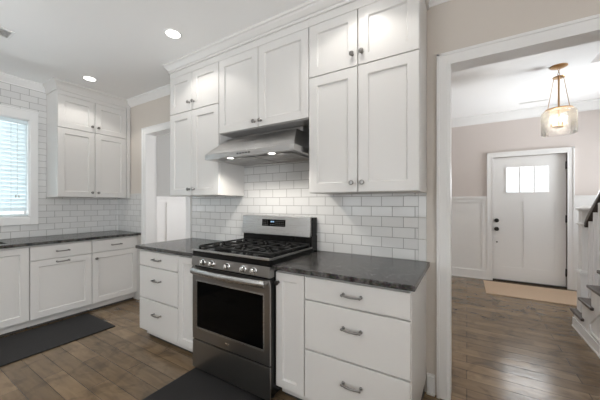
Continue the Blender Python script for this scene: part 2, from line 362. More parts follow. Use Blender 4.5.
# crown mouldings on the walls (profile: out, up)
crown = [(0, 0), (.008, 0), (.012, .012), (.02, .018), (.034, .03), (.055, .052), (.062, .066), (.075, .07), (.075, .082), (0, .082)]
def crownrun(name, path, h, sc=1, m=None):
    bm = B(); k = sc; sweep(bm, [(a * k, b * k - .082 * k) for a, b in crown], [(*p, h) for p in path]); return struct(name, bm, m or M['trim'])
crownrun('trim_1', [(LX, BY), (LX, 1.2829)], HC)
crownrun('trim_2', [(LX + .35, WY), (-2.654, WY)], HC)
crownrun('trim_3', [(-.2376, WY), (RX, WY), (RX, BY)], HC)
crownrun('trim_4', [(-1.6, FY), (3.08, FY)], HF, 1.6)
crownrun('trim_5', [(-4.6, WY + .12), (-4.6, FY)], HF, 1.6)
# cabinet crown in front of the wall cabinets, reaching the ceiling
cc = [(-.03, 0), (.013, 0), (.015, .004), (.013, .010), (.006, .013), (.006, .026), (.014, .029), (.024, .042), (.036, .058), (.042, .07), (.05, .074), (.05, .094), (-.03, .094)]
def cabcrown(name, path): 
    bm = B(); sweep(bm, cc, [(*p, HC - .094) for p in path]); return struct(name, bm, M['cab'])
cabcrown('trim_6', [(-2.654, WY - .001), (-2.654, 1.757), (-.2376, 1.757), (-.2376, WY - .001)])
cc2 = [(-.03, 0), (.010, 0), (.010, .008), (.005, .010), (.008, .018), (.012, .03), (.022, .055), (.036, .075), (.05, .086), (.055, .09), (.055, .102), (-.03, .102)]
bm = B(); sweep(bm, cc2, [(LX + .001, 1.2829, HC - .102), (-4.104, 1.2829, HC - .102), (-4.104, WY, HC - .102)]); struct('trim_7', bm, M['cab'])

# door casings
def casing(name, xa, xb, zt, y, out, wdt=.075, depth=.02, legs=(1, 1), jamb=None):
    """flat casing with a stepped back band around an opening xa..xb, top zt, standing on wall face y towards out (-1 / +1)"""
    bm = B(); ya, yb = (y - depth, y) if out < 0 else (y, y + depth)
    yo = (y - depth - .007, y) if out < 0 else (y, y + depth + .007)
    for k, x, s in ((0, xa, -1), (1, xb, 1)):
        if legs[k]:
            box(bm, x, x + s * wdt, ya, yb, 0, zt + wdt, .002); box(bm, x + s * (wdt - .014), x + s * (wdt + .004), *yo, 0, zt + wdt + .004, .002)
            box(bm, x, x + s * .012, ya - .003 if out < 0 else ya, yb if out < 0 else yb + .003, 0, zt + .012, .002)
    box(bm, xa, xb, ya, yb, zt, zt + wdt, .002); box(bm, xa - wdt - .004, xb + wdt + .004, *yo, zt + wdt - .014, zt + wdt + .004, .002)
    if jamb:
        j0, j1 = jamb
        box(bm, xa - .002, xa + .014, j0, j1, 0, zt); box(bm, xb - .014, xb + .002, j0, j1, 0, zt); box(bm, xa + .014, xb - .014, j0, j1, zt - .012, zt + .002)
    return struct(name, bm, M['trim'])
casing('trim_8', O1[0], O1[1], OH, WY, -1, .070, jamb=(WY - .019, WY + .124))
casing('trim_9', O2[0], O2[1], OH, WY, -1, .065, jamb=(WY - .019, WY + .124))
casing('trim_10', O1[0], O1[1], OH, WY + .12, 1, .078)
casing('trim_11', O2[0], O2[1], OH, WY + .12, 1, .076)
casing('trim_12', FD[0] - .006, FD[1] + .006, FD[2] + .008, FY, -1, .078)

# baseboards
def baseb(name, boxes):
    bm = B()
    for (x0, x1, y0, y1) in boxes:
        box(bm, x0, x1, y0, y1, 0, .125, .002)
        if abs(x1 - x0) > abs(y1 - y0): box(bm, x0, x1, y0 + .004, y1, .125, .14, .002); box(bm, x0, x1, y0 - .008, y1, 0, .018, .004)
        else: box(bm, x0 + .004, x1, y0, y1, .125, .14, .002); box(bm, x0, x1 + .008, y0, y1, 0, .018, .004)
    struct(name, bm, M['trim'])
baseb('baseboard_back', [(-.2376, O2[0] - .08, WY - .015, WY)])

# window over the sink
win = bpy.data.objects.new('window_1', None); COL.objects.link(win); win.location = (LX, 0, 0); win['kind'] = 'structure'
bm = B()
for (a, b, c, d) in ((WYa - .074, WYa, WZa - .088, WZb + .11), (WYb, WYb + .074, WZa - .088, WZb + .11), (WYa, WYb, WZa - .088, WZa), (WYa, WYb, WZb, WZb + .11)):
    box(bm, 0, .022, a, b, c, d, .003)
box(bm, 0, .03, WYa - .078, WYb + .078, WZb + .098, WZb + .112, .002)
o = obj('window_casing', bm, M['trim'], win)
bm = B()
for (a, b, c, d) in ((WYa, WYa + .03, WZa, WZb), (WYb - .03, WYb, WZa, WZb), (WYa, WYb, WZa, WZa + .035), (WYa, WYb, WZb - .03, WZb), (.17, .21, WZa, WZb)): box(bm, -.12, -.085, a, b, c, d, .003)
for (a, b, c, d) in ((WYa, WYa + .008, WZa, WZb), (WYb - .008, WYb, WZa, WZb), (WYa, WYb, WZa, WZa + .008), (WYa, WYb, WZb - .008, WZb)): box(bm, -.15, 0, a, b, c, d)
obj('window_frame', bm, M['trim'], win)
bm = B(); box(bm, -.105, -.1, WYa + .02, WYb - .02, WZa + .02, WZb - .02); obj('window_glass', bm, M['glass'], win)

# patio window behind; other unseen windows added to light kitchen, foyer and dining room
def plain_window(name, x0, x1, y0, y1, z0, z1, n):
    e = bpy.data.objects.new(name, None); COL.objects.link(e); e['kind'] = 'structure'
    bm = B(); alongx = (x1 - x0) > (y1 - y0); f = .05
    if alongx:
        box(bm, x0, x1, y0, y1, z0, z0 + f); box(bm, x0, x1, y0, y1, z1 - f, z1)
        for i in range(n + 1): c = x0 + f / 2 + (x1 - x0 - f) * i / n; box(bm, c - f / 2, c + f / 2, y0, y1, z0, z1)
    else:
        box(bm, x0, x1, y0, y1, z0, z0 + f); box(bm, x0, x1, y0, y1, z1 - f, z1)
        for i in range(n + 1): c = y0 + f / 2 + (y1 - y0 - f) * i / n; box(bm, x0, x1, c - f / 2, c + f / 2, z0, z1)
    obj('window_frame', bm, M['trim'], e)
    bm = B(); cx, cy = (x0 + x1) / 2, (y0 + y1) / 2
    if alongx: box(bm, x0 + .02, x1 - .02, cy - .003, cy + .003, z0 + .02, z1 - .02)
    else: box(bm, cx - .003, cx + .003, y0 + .02, y1 - .02, z0 + .02, z1 - .02)
    obj('window_glass', bm, M['glass'], e)
plain_window('window_2', -3.3, -.1, BY - .1, BY - .04, .9, 2.4, 4)
plain_window('window_3', RX + .04, RX + .1, -2.8, -.4, .7, 2.4, 3)
plain_window('window_4', 3.11, 3.17, 4.1, 5.4, .7, 2.5, 2)
plain_window('window_5', -4.0, -2.2, FY + .04, FY + .1, .8, 2.4, 2)

# white wainscot in the foyer and in the room beyond the left doorway
def wainscot(name, a, b, f, posts, zt=1.39):
    """f maps (along, out, z) to a world box; rails, stiles, cap"""
    bm = B()
    f(bm, a, b, 0, .006, 0, zt); f(bm, a, b, 0, .022, 0, .15); f(bm, a, b, 0, .018, zt - .075, zt + .0)
    f(bm, a, b, 0, .036, zt, zt + .03); f(bm, a, b, 0, .027, zt - .018, zt); f(bm, a, b, 0, .03, 0, .02)
    for p in posts: f(bm, p - .035, p + .035, 0, .018, .15, zt - .07)
    return struct(name, bm, M['trim'])
def fb(bm, a, b, o0, o1, z0, z1): box(bm, a, b, FY - o1, FY - o0, z0, z1, .0015)
wainscot('trim_13', -1.6, FD[0] - .088, fb, (-1.0, -.4, .262), 1.405)
wainscot('trim_14', FD[1] + .088, 3.08, fb, (1.44, 2.1, 2.7), 1.405)
def lb(bm, a, b, o0, o1, z0, z1): box(bm, -4.6 + o0, -4.6 + o1, a, b, z0, z1, .0015)
wainscot('trim_15', WY + .12, FY, lb, (2.36, 3.0, 3.62, 4.3, 5.0), 1.405)

# front door
fd = bpy.data.objects.new('door_1', None); COL.objects.link(fd); fd.location = (FD[0], FY + .03, 0); fd['kind'] = 'structure'
dw = FD[1] - FD[0]; dz0, dz1 = .025, FD[2]
lx0, lx1, lz0, lz1 = .172, .735, 1.485, 1.925
bm = B()
T = .04
box(bm, 0, .125, 0, T, dz0, dz1); box(bm, dw - .125, dw, 0, T, dz0, dz1); box(bm, .125, dw - .125, 0, T, dz0, .245); box(bm, .125, dw - .125, 0, T, 1.345, lz0); box(bm, .125, dw - .125, 0, T, lz1, dz1)
box(bm, .125, lx0, 0, T, lz0, lz1); box(bm, lx1, dw - .125, 0, T, lz0, lz1)
box(bm, dw / 2 - .05, dw / 2 + .05, 0, T, .245, 1.345)
for a, b in ((.125, dw / 2 - .05), (dw / 2 + .05, dw - .125)): box(bm, a, b, .007, T - .008, .245, 1.345)
obj('door_panel', bm, M['trim'], fd)
bm = B(); lw = lx1 - lx0
for a, b, c, d in ((lx0, lx1, lz0, lz0 + .012), (lx0, lx1, lz1 - .012, lz1), (lx0, lx0 + .012, lz0, lz1), (lx1 - .012, lx1, lz0, lz1)): box(bm, a, b, -.006, .02, c, d, .002)
for k in (1, 2): box(bm, lx0 + lw * k / 3 - .011, lx0 + lw * k / 3 + .011, -.004, .03, lz0, lz1, .002)
obj('muntin', bm, M['trim'], fd)
bm = B(); box(bm, lx0, lx1, .022, .028, lz0, lz1)
obj('door_glass', bm, M['glass'], fd)
bm = B(); box(bm, -.013, .02, T + .001, T + .05, 0, dz1 + .013); box(bm, dw - .02, dw + .013, T + .001, T + .05, 0, dz1 + .013); box(bm, .02, dw - .02, T + .001, T + .05, dz1 - .02, dz1 + .013)
obj('door_stop', bm, M['trim'], fd)
my = Matrix.Translation((.052, 0, 1.022)) @ Matrix.Rotation(R(90), 4, 'X')
bm = B(); lathe(bm, [(.034, 0), (.034, .008), (.028, .014), (.012, .018), (0, .018)], 20, my); obj('deadbolt', bm, M['bronze'], fd, smooth=True)
bm = B(); lathe(bm, [(.034, 0), (.034, .006), (.014, .012), (.013, .03), (.026, .042), (.03, .055), (.022, .068), (0, .07)], 20, Matrix.Translation((.052, 0, .877)) @ Matrix.Rotation(R(90), 4, 'X')); obj('door_knob', bm, M['bronze'], fd, smooth=True)
bm = B(); lathe(bm, [(.012, 0), (.012, .006), (0, .008)], 12, Matrix.Translation((.056, 0, .655)) @ Matrix.Rotation(R(90), 4, 'X')); obj('bolt_cap', bm, M['bronze'], fd, smooth=True)
for z in (.242, 1.074, 1.905):
    bm = B(); box(bm, dw - .006, dw + .012, -.014, .0, z - .055, z + .055, .002); lathe(bm, [(.007, -.06), (.007, .06)], 8, Matrix.Translation((dw + .002, -.012, z))); obj('hinge', bm, M['bronze'], fd)
bm = B(); tube(bm, [(dw + .0, -.016, 1.955), (dw + .06, -.03, 1.955)], .005, 8); box(bm, dw + .05, dw + .07, -.034, -.018, 1.94, 1.97, .002); obj('door_guard', bm, M['bronze'], fd)
bm = B(); box(bm, -.01, dw + .01, -.03, T + .02, 0, .022, .003); obj('threshold', bm, M['bronze'], fd)
for z, nm in ((1.022, 'strike_plate'), (.877, 'strike_plate')):
    bm = B(); box(bm, -.011, -.003, -.02, .0, z - .028, z + .028, .001); obj(nm, bm, M['bronze'], fd)

# ------------------------------------------------------------------ cabinets
def rings_mesh(rings, cap0=True, cap1=True):
    bm = B(); V = [[bm.verts.new(p) for p in r] for r in rings]
    for a, b in zip(V, V[1:]):
        n = len(a)
        for k in range(n): bm.faces.new((a[k], a[(k + 1) % n], b[(k + 1) % n], b[k]))
    if cap0: bm.faces.new(V[0][::-1])
    if cap1: bm.faces.new(V[-1])
    return bm
def rect(w, h, i, y): return [(i, y, i), (w - i, y, i), (w - i, y, h - i), (i, y, h - i)]
def shaker(w, h, st=.065, t=.021): return rings_mesh([rect(w, h, 0, t), rect(w, h, 0, .002), rect(w, h, .002, 0), rect(w, h, st, 0), rect(w, h, st + .006, .0115), rect(w, h, st + .007, .012)])
def slab(w, h, t=.021): return rings_mesh([rect(w, h, 0, t), rect(w, h, 0, .002), rect(w, h, .002, 0)])
FRONT = Matrix.Rotation(R(90), 4, 'X')   # lathe axis +z -> -y
def knob(parent, x, z, m='pewter'):
    bm = B(); lathe(bm, [(.0, -.001), (.010, 0), (.010, .003), (.006, .006), (.0055, .014), (.010, .018), (.0155, .022), (.0165, .026), (.013, .031), (0, .033)], 18, FRONT)
    return obj('knob', bm, M[m], parent, loc=(x, 0, z), smooth=True)
def pull(parent, x, z, ln=.128):
    bm = B(); h = ln / 2; N = 14
    for s in (-1, 1):
        lathe(bm, [(0, -.001), (.0095, 0), (.0095, .004), (.006, .007), (.0055, .020), (.008, .024), (.0085, .030), (.004, .033), (0, .033)], 14, Matrix.Translation((s * (h - .012), 0, 0)) @ FRONT)
    tube(bm, [((-1 + 2 * k / N) * (h - .012), -.026 - .010 * (1 - (-1 + 2 * k / N) ** 2), 0) for k in range(N + 1)], [.0052 + .0015 * math.sin(PI * k / N) for k in range(N + 1)], 10)
    return obj('pull_handle', bm, M['pewter'], parent, loc=(x, 0, z), smooth=True)

def cabinet(name, label, cat, loc, rz, w, depth, z0, z1, fronts, group=None, toe=0, frieze=0, hollow=0):
    """local x along the front, y into the wall, door faces at y = 0; fronts: (kind, x0, x1, z0, z1, hardware list)"""
    t = thing(name, label, cat, loc, rz, group)
    bm = B(); F = .022
    if hollow:
        box(bm, 0, w, F, depth, z0, hollow, .0015); box(bm, .0, w, F, F + .02, hollow, z1); box(bm, 0, .008, F + .02, depth, hollow, z1); box(bm, w - .02, w, F + .02, depth, hollow, z1)
    else: box(bm, .0, w, F, depth, z0, z1, .0015)
    if frieze: box(bm, 0, w, .002, F, z1 - frieze, z1, .0015)
    obj('cabinet_body', bm, M['cab'], t)
    if toe:
        bm = B(); box(bm, 0, w, F + .055, F + .072, .028, z0 + .002); obj('toe_kick', bm, M['cab'], t)
        bm = B(); box(bm, .01, w - .01, F + .073, depth - .01, 0, z0 + .001); obj('plinth', bm, M['toe'], t)  # coloured dark to paint in the shadow gap at the floor
    g = .0032
    for fr in fronts:
        kind, a, b, c, d = fr[:5]; hw = fr[5] if len(fr) > 5 else []
        a += g; b -= g; c += g; d -= g
        bm = shaker(b - a, d - c, fr[6] if len(fr) > 6 else .065) if kind == 'door' else slab(b - a, d - c)
        p = obj('door' if kind == 'door' else 'drawer_front', bm, M['cab'], t, loc=(a, 0, c))
        for h in hw:
            if h[0] == 'knob': knob(p, h[1] - a, h[2] - c, h[3] if len(h) > 3 else 'pewter')
            else: pull(p, h[1] - a, h[2] - c)
    return t

ZB, ZM, ZT = 1.3925, 2.232, 2.61
U = 1.754; UD = WY - .009 - U
TOP = HC - .003
def upper(name, label, x0, x1, split, group, k0, k1, frz=None):
    w_ = x1 - x0; s = split - x0
    return cabinet(name, label, 'cabinet', (x0, U, 0), 0, w_, UD, ZB, TOP, [
        ('door', 0, s, ZB, ZM, [('knob', s - .038, 1.457)]), ('door', s, w_, ZB, ZM, [('knob', s + .034, 1.457)]),
        ('door', 0, s, ZM, ZT, [('knob', s - .036, 2.312)]), ('door', s, w_, ZM, ZT, [('knob', s + .030, 2.312)])], group, frieze=.147)
upper('wall_cabinet', 'tall white stacked wall cabinet left of the steel hood, four shaker doors', -2.654, -1.9275, -2.302, 'wall cabinets', 0, 0)
upper('wall_cabinet', 'tall white stacked wall cabinet right of the steel hood, four shaker doors', -.9894, -.2376, -.617, 'wall cabinets', 0, 0)
x0, x1 = -1.9265, -.9904; s = 1.9265 - 1.468
cabinet('hood_cabinet', 'white two-door cabinet directly above the stainless range hood', 'cabinet', (x0, U, 0), 0, x1 - x0, UD, 1.945, TOP, [
    ('door', 0, s, 1.945, ZT, [('knob', s - .036, 1.995)]), ('door', s, x1 - x0, 1.945, ZT, [('knob', s + .032, 1.995)])], 'wall cabinets', frieze=.147)
# window wall cabinet
y0, y1 = 1.2829, 2.0477; w_ = y1 - y0; s = w_ / 2
cabinet('wall_cabinet', 'white stacked wall cabinet beside the window with blinds, four shaker doors', 'cabinet', (-4.1032, y0, 0), R(90), w_, -4.1032 - LX - .009, ZB, TOP, [
    ('door', 0, s, ZB, ZM - .012, [('knob', s - .036, 1.452)]), ('door', s, w_, ZB, ZM - .012, [('knob', s + .034, 1.452)]),
    ('door', 0, s, ZM - .012, ZT, [('knob', s - .036, 2.292)]), ('door', s, w_, ZM - .012, ZT, [('knob', s + .034, 2.292)])], 'wall cabinets', frieze=.147)
bm = B(); box(bm, -4.45, -4.086, 2.0485, WY - .009, ZB, TOP); struct('trim_16', bm, M['cab'])

# base cabinets, window wall
L0 = -3.8362; BD = L0 - LX - .002; Z0, Z1 = .108, .882
def rightknob(x, z): return [('knob', x, z)]
cabinet('sink_cabinet', 'white base cabinet with tall shaker doors below the sink, no drawers', 'cabinet', (L0, .065, 0), R(90), .9097, BD, Z0, Z1, [
    ('door', 0, .455, Z0, .868, [('knob', .42, .80)]), ('door', .455, .9097, Z0, .868, [])], 'base cabinets', toe=1, hollow=.69)
d0 = .9757; d1 = 1.525; d2 = 2.0624
cabinet('drawer_door_cabinet', 'white base cabinet with a pull on the drawer and another on the door below', 'cabinet', (L0, d0, 0), R(90), d1 - d0 - .001, BD, Z0, Z1, [
    ('drawer', 0, d1 - d0, .722, .868, [('pull', .271, .795)]), ('door', 0, d1 - d0, Z0, .718, [('pull', .271, .682)])], 'base cabinets', toe=1)
cabinet('drawer_door_cabinet', 'white base cabinet in the corner, one drawer pull above a door with a knob', 'cabinet', (L0, d1, 0), R(90), d2 - d1 - .001, BD, Z0, Z1, [
    ('drawer', 0, d2 - d1, .722, .868, [('pull', .268, .795)]), ('door', 0, d2 - d1, Z0, .718, [('knob', .042, .648)])], 'base cabinets', toe=1)
bm = B(); box(bm, -4.44, -3.825, 2.0626, WY - .001, 0, .882); struct('trim_17', bm, M['cab'])

# base cabinets, range wall
BF = 1.4787; BDp = WY - .002 - BF
def bank(label, x0, x1):
    w_ = x1 - x0; c = w_ / 2
    return cabinet('drawer_cabinet', label, 'cabinet', (x0, BF, 0), 0, w_, BDp, Z0, Z1, [
        ('drawer', 0, w_, .724, .868, [('pull', c, .798)]), ('drawer', 0, w_, .416, .720, [('pull', c, .606)]), ('drawer', 0, w_, Z0, .412, [('pull', c, .292)])], 'base cabinets', toe=1)
bank('white three-drawer base cabinet at the left end of the range counter', -2.725, -2.124)
bank('large white three-drawer base cabinet nearest the wide doorway', -.8656, -.2412)
cabinet('narrow_cabinet', 'narrow white one-door base cabinet left of the range', 'cabinet', (-2.123, BF, 0), 0, .267, BDp, Z0, Z1, [('door', 0, .267, Z0, .868, [('knob', .236, .80, 'bronze')], .055)], 'base cabinets', toe=1)
cabinet('narrow_cabinet', 'narrow white one-door base cabinet right of the range', 'cabinet', (-1.087, BF, 0), 0, .2205, BDp, Z0, Z1, [('door', 0, .2205, Z0, .868, [('knob', .024, .80, 'bronze')], .052)], 'base cabinets', toe=1)

# countertops
def counter(name, label, boxes):
    bm = B()
    for b_ in boxes: box(bm, *b_)
    bmesh.ops.remove_doubles(bm, verts=bm.verts, dist=1e-5)
    o = obj(name, bm, M['granite'], bevel=.004); return tag(o, label, 'countertop')
CT = (.883, .914)
counter('countertop', 'black granite countertop left of the range', [(-2.742, -1.855, 1.4484, WY - .009, *CT)])
counter('countertop', 'black granite countertop right of the range, its end by the wide doorway', [(-1.0865, -.2174, 1.4484, WY - .012, *CT)])
# window wall countertop with the sink cut-out
SX = (-4.36, -3.94); SY = (.09, .842); ex = LX + .009
bm = B(); X = [ex, SX[0], SX[1], -3.806]; Yv = [-.9, SY[0], SY[1], WY - .013]
G = {}
for zi, z in enumerate(CT):
    for i, x in enumerate(X):
        for j, y in enumerate(Yv): G[zi, i, j] = bm.verts.new((x, y, z))
for i in range(3):
    for j in range(3):
        if (i, j) == (1, 1): continue
        bm.faces.new([G[1, i, j], G[1, i + 1, j], G[1, i + 1, j + 1], G[1, i, j + 1]]); bm.faces.new([G[0, i, j], G[0, i, j + 1], G[0, i + 1, j + 1], G[0, i + 1, j]])
for i in range(3):
    for j in (0, 3): bm.faces.new([G[0, i, j], G[0, i + 1, j], G[1, i + 1, j], G[1, i, j]])
    for q in (0, 3): bm.faces.new([G[0, q, i], G[0, q, i + 1], G[1, q, i + 1], G[1, q, i]])
for a, b in (((1, 1), (2, 1)), ((2, 1), (2, 2)), ((2, 2), (1, 2)), ((1, 2), (1, 1))): bm.faces.new([G[0, a[0], a[1]], G[0, b[0], b[1]], G[1, b[0], b[1]], G[1, a[0], a[1]]])
tag(obj('countertop', bm, M['granite'], bevel=.004), 'long black granite countertop below the window', 'countertop')
bm = B()
sx0, sx1, sy0, sy1 = SX[0] - .012, SX[1] + .012, SY[0] - .012, SY[1] + .012
for b_ in ((SX[0] - .025, SX[0] + .001, sy0, sy1, .72, .8822), (SX[1] - .001, SX[1] + .025, sy0, sy1, .72, .8822), (SX[0] + .001, SX[1] - .001, sy0, SY[0] + .001, .72, .8822), (SX[0] + .001, SX[1] - .001, SY[1] - .001, sy1, .72, .8822), (sx0, sx1, sy0, sy1, .70, .72)): box(bm, *b_)
tag(obj('sink', bm, M['sinkm']), 'black undermount sink set in the countertop below the window', 'sink')
bm = B()
# base run continuing to the left of the sink, outside the view
cabinet('base_cabinet', 'white base cabinet to the left of the sink', 'cabinet', (L0, -.895, 0), R(90), .958, BD, Z0, Z1, [
    ('door', 0, .479, Z0, .868, [('knob', .44, .80)]), ('door', .479, .958, Z0, .868, [('knob', .52, .80)])], 'base cabinets', toe=1)

# ------------------------------------------------------------------ gas range
rg = thing('gas_range', 'stainless steel gas range with black oven glass between the counters', 'range', (-1.85, 1.418, 0))
W_ = .762; D_ = WY - .012 - 1.418
bm = B(); box(bm, .004, W_ - .004, .0145, D_, .045, .905, .002); obj('range_body', bm, M['black'], rg)
for x, y in ((.05, .09), (W_ - .05, .09), (.05, D_ - .08), (W_ - .05, D_ - .08)):
    bm = B(); lathe(bm, [(.018, 0), (.018, .01), (.01, .015), (.01, .05)], 12, Matrix.Translation((x, y, 0))); obj('foot', bm, M['blackm'], rg)
# storage drawer
bm = B(); box(bm, .0, W_, .0, .014, .035, .250, .003); obj('storage_drawer', bm, M['steeld'], rg)
# oven door: steel frame around the window
bm = B(); dz0_, dz1_ = .262, .822; wx0, wx1, wz0, wz1 = .044, W_ - .050, .352, .718
box(bm, 0, wx0, 0, .014, dz0_, dz1_); box(bm, wx1, W_, 0, .014, dz0_, dz1_); box(bm, wx0, wx1, 0, .014, dz0_, wz0); box(bm, wx0, wx1, 0, .014, wz1, dz1_)
bmesh.ops.remove_doubles(bm, verts=bm.verts, dist=1e-5)
od = obj('oven_door', bm, M['steeld'], rg)
bm = B(); box(bm, wx0 - .004, wx1 + .004, .005, .0135, wz0 - .004, wz1 + .004, .002); obj('oven_window', bm, M['glassb'], od)
bm = B()
for a, b, c, d in ((wx0, wx1, wz0 - .006, wz0 + .004), (wx0, wx1, wz1 - .004, wz1 + .006), (wx0 - .004, wx0 + .004, wz0, wz1), (wx1 - .004, wx1 + .004, wz0, wz1)): box(bm, a, b, -.003, .008, c, d, .002)
obj('window_trim', bm, M['steel'], od)
bm = B(); N = 24; hp = []
for k in range(N + 1):
    u = -1 + 2 * k / N; hp.append((W_ / 2 + u * (W_ / 2 - .022), -.028 - .026 * (1 - u * u), .797))
tube(bm, hp, [.014] * (N + 1), 14, 1.7)
for u in (-1, 1): box(bm, W_ / 2 + u * (W_ / 2 - .042) - .018, W_ / 2 + u * (W_ / 2 - .042) + .018, -.033, .002, .785, .809, .003)
obj('oven_handle', bm, M['steel'], od, smooth=True)
bm = B(); box(bm, W_ / 2 - .02, W_ / 2 + .02, -.0015, .002, .305, .313, .0005); obj('badge', bm, M['chrome'], od)
# control panel tilted back
bm = B(); prism(bm, [(.0, .832), (-.012, .838), (-.004, .905), (.05, .905), (.05, .832)], lambda p, k: (W_ * k, p[0], p[1])); cp = obj('control_panel', bm, M['steeld'], rg, bevel=.002)
from mathutils import Euler
kx = []
_f = 275.022; _s = math.sin(R(31.2284)); _c = math.cos(R(31.2284))
for px in (201.1, 209.9, 225.3, 241.4, 251.9):   # measured knob spacing converted to metres along the panel
    t_ = (px - 300) / _f; kx.append((1.385) * (-_s + t_ * _c) / (_c + t_ * _s) + 1.85)
for x in kx:
    bm = B(); mt = Matrix.Translation((x, -.008, .870)) @ Matrix.Rotation(R(84), 4, 'X')
    lathe(bm, [(.024, 0), (.024, .006), (.019, .008), (.018, .028), (.016, .032), (0, .033)], 22, mt)
    box(bm, -.005, .005, -.018, .018, .03, .038, .002, mt)
    obj('burner_knob', bm, M['chrome'], cp, smooth=True)
# cooktop
bm = B(); box(bm, -.002, W_ + .002, .002, D_ - .09, .905, .948, .004)
ct = obj('cooktop', bm, M['black'], rg)
bm = B(); box(bm, .0, W_, -.010, .016, .948, .961, .003); obj('front_trim', bm, M['steel'], ct)
for a, b in ((W_ - .012, W_ + .003), (-.003, .012)): bm = B(); box(bm, a, b, .018, D_ - .10, .946, .958, .003); obj('side_trim', bm, M['steeld'], ct)
for (x, y, r) in ((.16, .16, .05), (.16, .43, .038), (W_ / 2, .29, .045), (W_ - .16, .16, .045), (W_ - .16, .43, .035)):
    bm = B(); mt = Matrix.Translation((x, y, .948)); lathe(bm, [(r * 1.25, 0), (r * 1.25, .006), (r, .01), (r, .018), (r * .8, .024), (0, .025)], 24, mt)
    obj('burner', bm, M['blackm'], ct, smooth=True)
for gx0, gx1 in ((.03, .265), (.272, .498), (.505, .74)):
    bm = B(); y0_, y1_ = .045, .555; z = .979; r = .0065; cx = (gx0 + gx1) / 2
    def bar(a, b, zz=z): 
        v = Vector(b) - Vector(a); L_ = v.length; ang = math.atan2(v.y, v.x)
        box(bm, 0, L_, -r, r, -r, r, .002, Matrix.Translation((a[0], a[1], zz)) @ Matrix.Rotation(ang, 4, 'Z'))
    bar((gx0, y0_, 0), (gx1, y0_, 0)); bar((gx0, y1_, 0), (gx1, y1_, 0)); bar((gx0, y0_, 0), (gx0, y1_, 0)); bar((gx1, y0_, 0), (gx1, y1_, 0)); bar((gx0, .3, 0), (gx1, .3, 0))
    for cy in (.17, .43):
        for an in (0, 90, 180, 270, 45, 135, 225, 315):
            rr = .035; ex_ = .1 if an % 90 == 0 else .07
            bar((cx + rr * math.cos(R(an)), cy + rr * math.sin(R(an)), 0), (cx + ex_ * math.cos(R(an)), cy + ex_ * math.sin(R(an)), 0), z + .003)
    bar((cx, y0_, 0), (cx, .12, 0)); bar((cx, y1_, 0), (cx, .49, 0))
    for x in (gx0, gx1):
        for y in (y0_, .3, y1_): box(bm, x - r, x + r, y - r, y + r, .948, z)
    obj('grate', bm, M['blackm'], ct)
# backguard
bm = B(); prism(bm, [(D_ - .10, .948), (D_ - .095, 1.045), (D_ - .0, 1.045), (D_, .905), (D_ - .10, .905)], lambda p, k: (.006 + (W_ - .012) * k, p[0], p[1]))
box(bm, .012, W_ - .008, D_ - .075, D_, 1.04, 1.198, .004); obj('riser', bm, M['black'], rg)
bm = B(); prism(bm, [(D_ - .112, 1.036), (D_ - .100, 1.205), (D_ - .05, 1.210), (D_ - .05, 1.036)], lambda p, k: (.0 + (W_ - .018) * k, p[0], p[1])); bgd = obj('backguard', bm, M['steel'], rg, bevel=.004)
bm = B(); mt = Matrix.Translation((.243, D_ - .110, 1.112)) @ Matrix.Rotation(R(-4.1), 4, 'X')
box(bm, 0, .255, -.002, .006, 0, .062, .002, mt); dp = obj('display', bm, M['glassb'], bgd)
bm = B()
for x, z, a, b in ((.100, .036, .006, .012), (.109, .036, .006, .012), (.121, .036, .006, .012), (.130, .036, .006, .012)): box(bm, x, x + a, -.0035, -.002, z, z + b, 0, mt)
obj('clock_digits', bm, M['led'], dp)
bm = B()
for x in (.02, .04, .06, .155, .175, .195, .215, .235):
    for z in (.012, .028, .044): box(bm, x, x + .006, -.003, -.002, z, z + .003, 0, mt)
for x in (.095, .115, .135): box(bm, x, x + .008, -.003, -.002, .014, .017, 0, mt)
obj('key_marks', bm, M['lettering'], dp)

# ------------------------------------------------------------------ range hood
hd = thing('range_hood', 'stainless under-cabinet range hood with two lit lamps above the range', 'range hood', (-1.925, 1.597, 0))
HW = .905; HD = WY - .009 - 1.597
bm = B(); rg_ = []
def hr(ix0, ix1, y0_, z): return [(ix0, y0_, z), (ix1, y0_, z), (ix1, HD, z), (ix0, HD, z)]
z0_, z1_, z2_ = 1.690, 1.732, 1.893
V = [[bm.verts.new(p) for p in r] for r in (hr(0, HW, 0, z0_), hr(0, HW, 0, z1_), hr(.05, HW - .10, .20, z2_), hr(.052, HW - .102, .21, z2_ + .004), hr(.052, HW - .102, .30, z2_ + .005), hr(.052, HW - .102, .30, 1.940))]
for a, b in zip(V, V[1:]):
    for k in range(4): bm.faces.new((a[k], a[(k + 1) % 4], b[(k + 1) % 4], b[k]))
bm.faces.new(V[-1])
I = [[bm.verts.new(p) for p in r] for r in ([(.02, .02, z0_), (HW - .02, .02, z0_), (HW - .02, HD - .02, z0_), (.02, HD - .02, z0_)], [(.025, .025, z0_ + .012), (HW - .025, .025, z0_ + .012), (HW - .025, HD - .025, z0_ + .012), (.025, HD - .025, z0_ + .012)])]
for a, b in ((V[0], I[0]), (I[0], I[1])):
    for k in range(4): bm.faces.new((b[k], b[(k + 1) % 4], a[(k + 1) % 4], a[k]))
bm.faces.new(I[1])
hb = obj('hood_shell', bm, M['steel'], hd, bevel=.0008)
for k in range(2):
    bm = B(); a = .10 + k * .37; box(bm, a, a + .345, .12, HD - .06, z0_ + .002, z0_ + .010, .002)
    for j in range(9): box(bm, a + .02, a + .325, .15 + j * .032, .165 + j * .032, z0_ - .001, z0_ + .004, .001)
    obj('grease_filter', bm, M['steel'], hd)
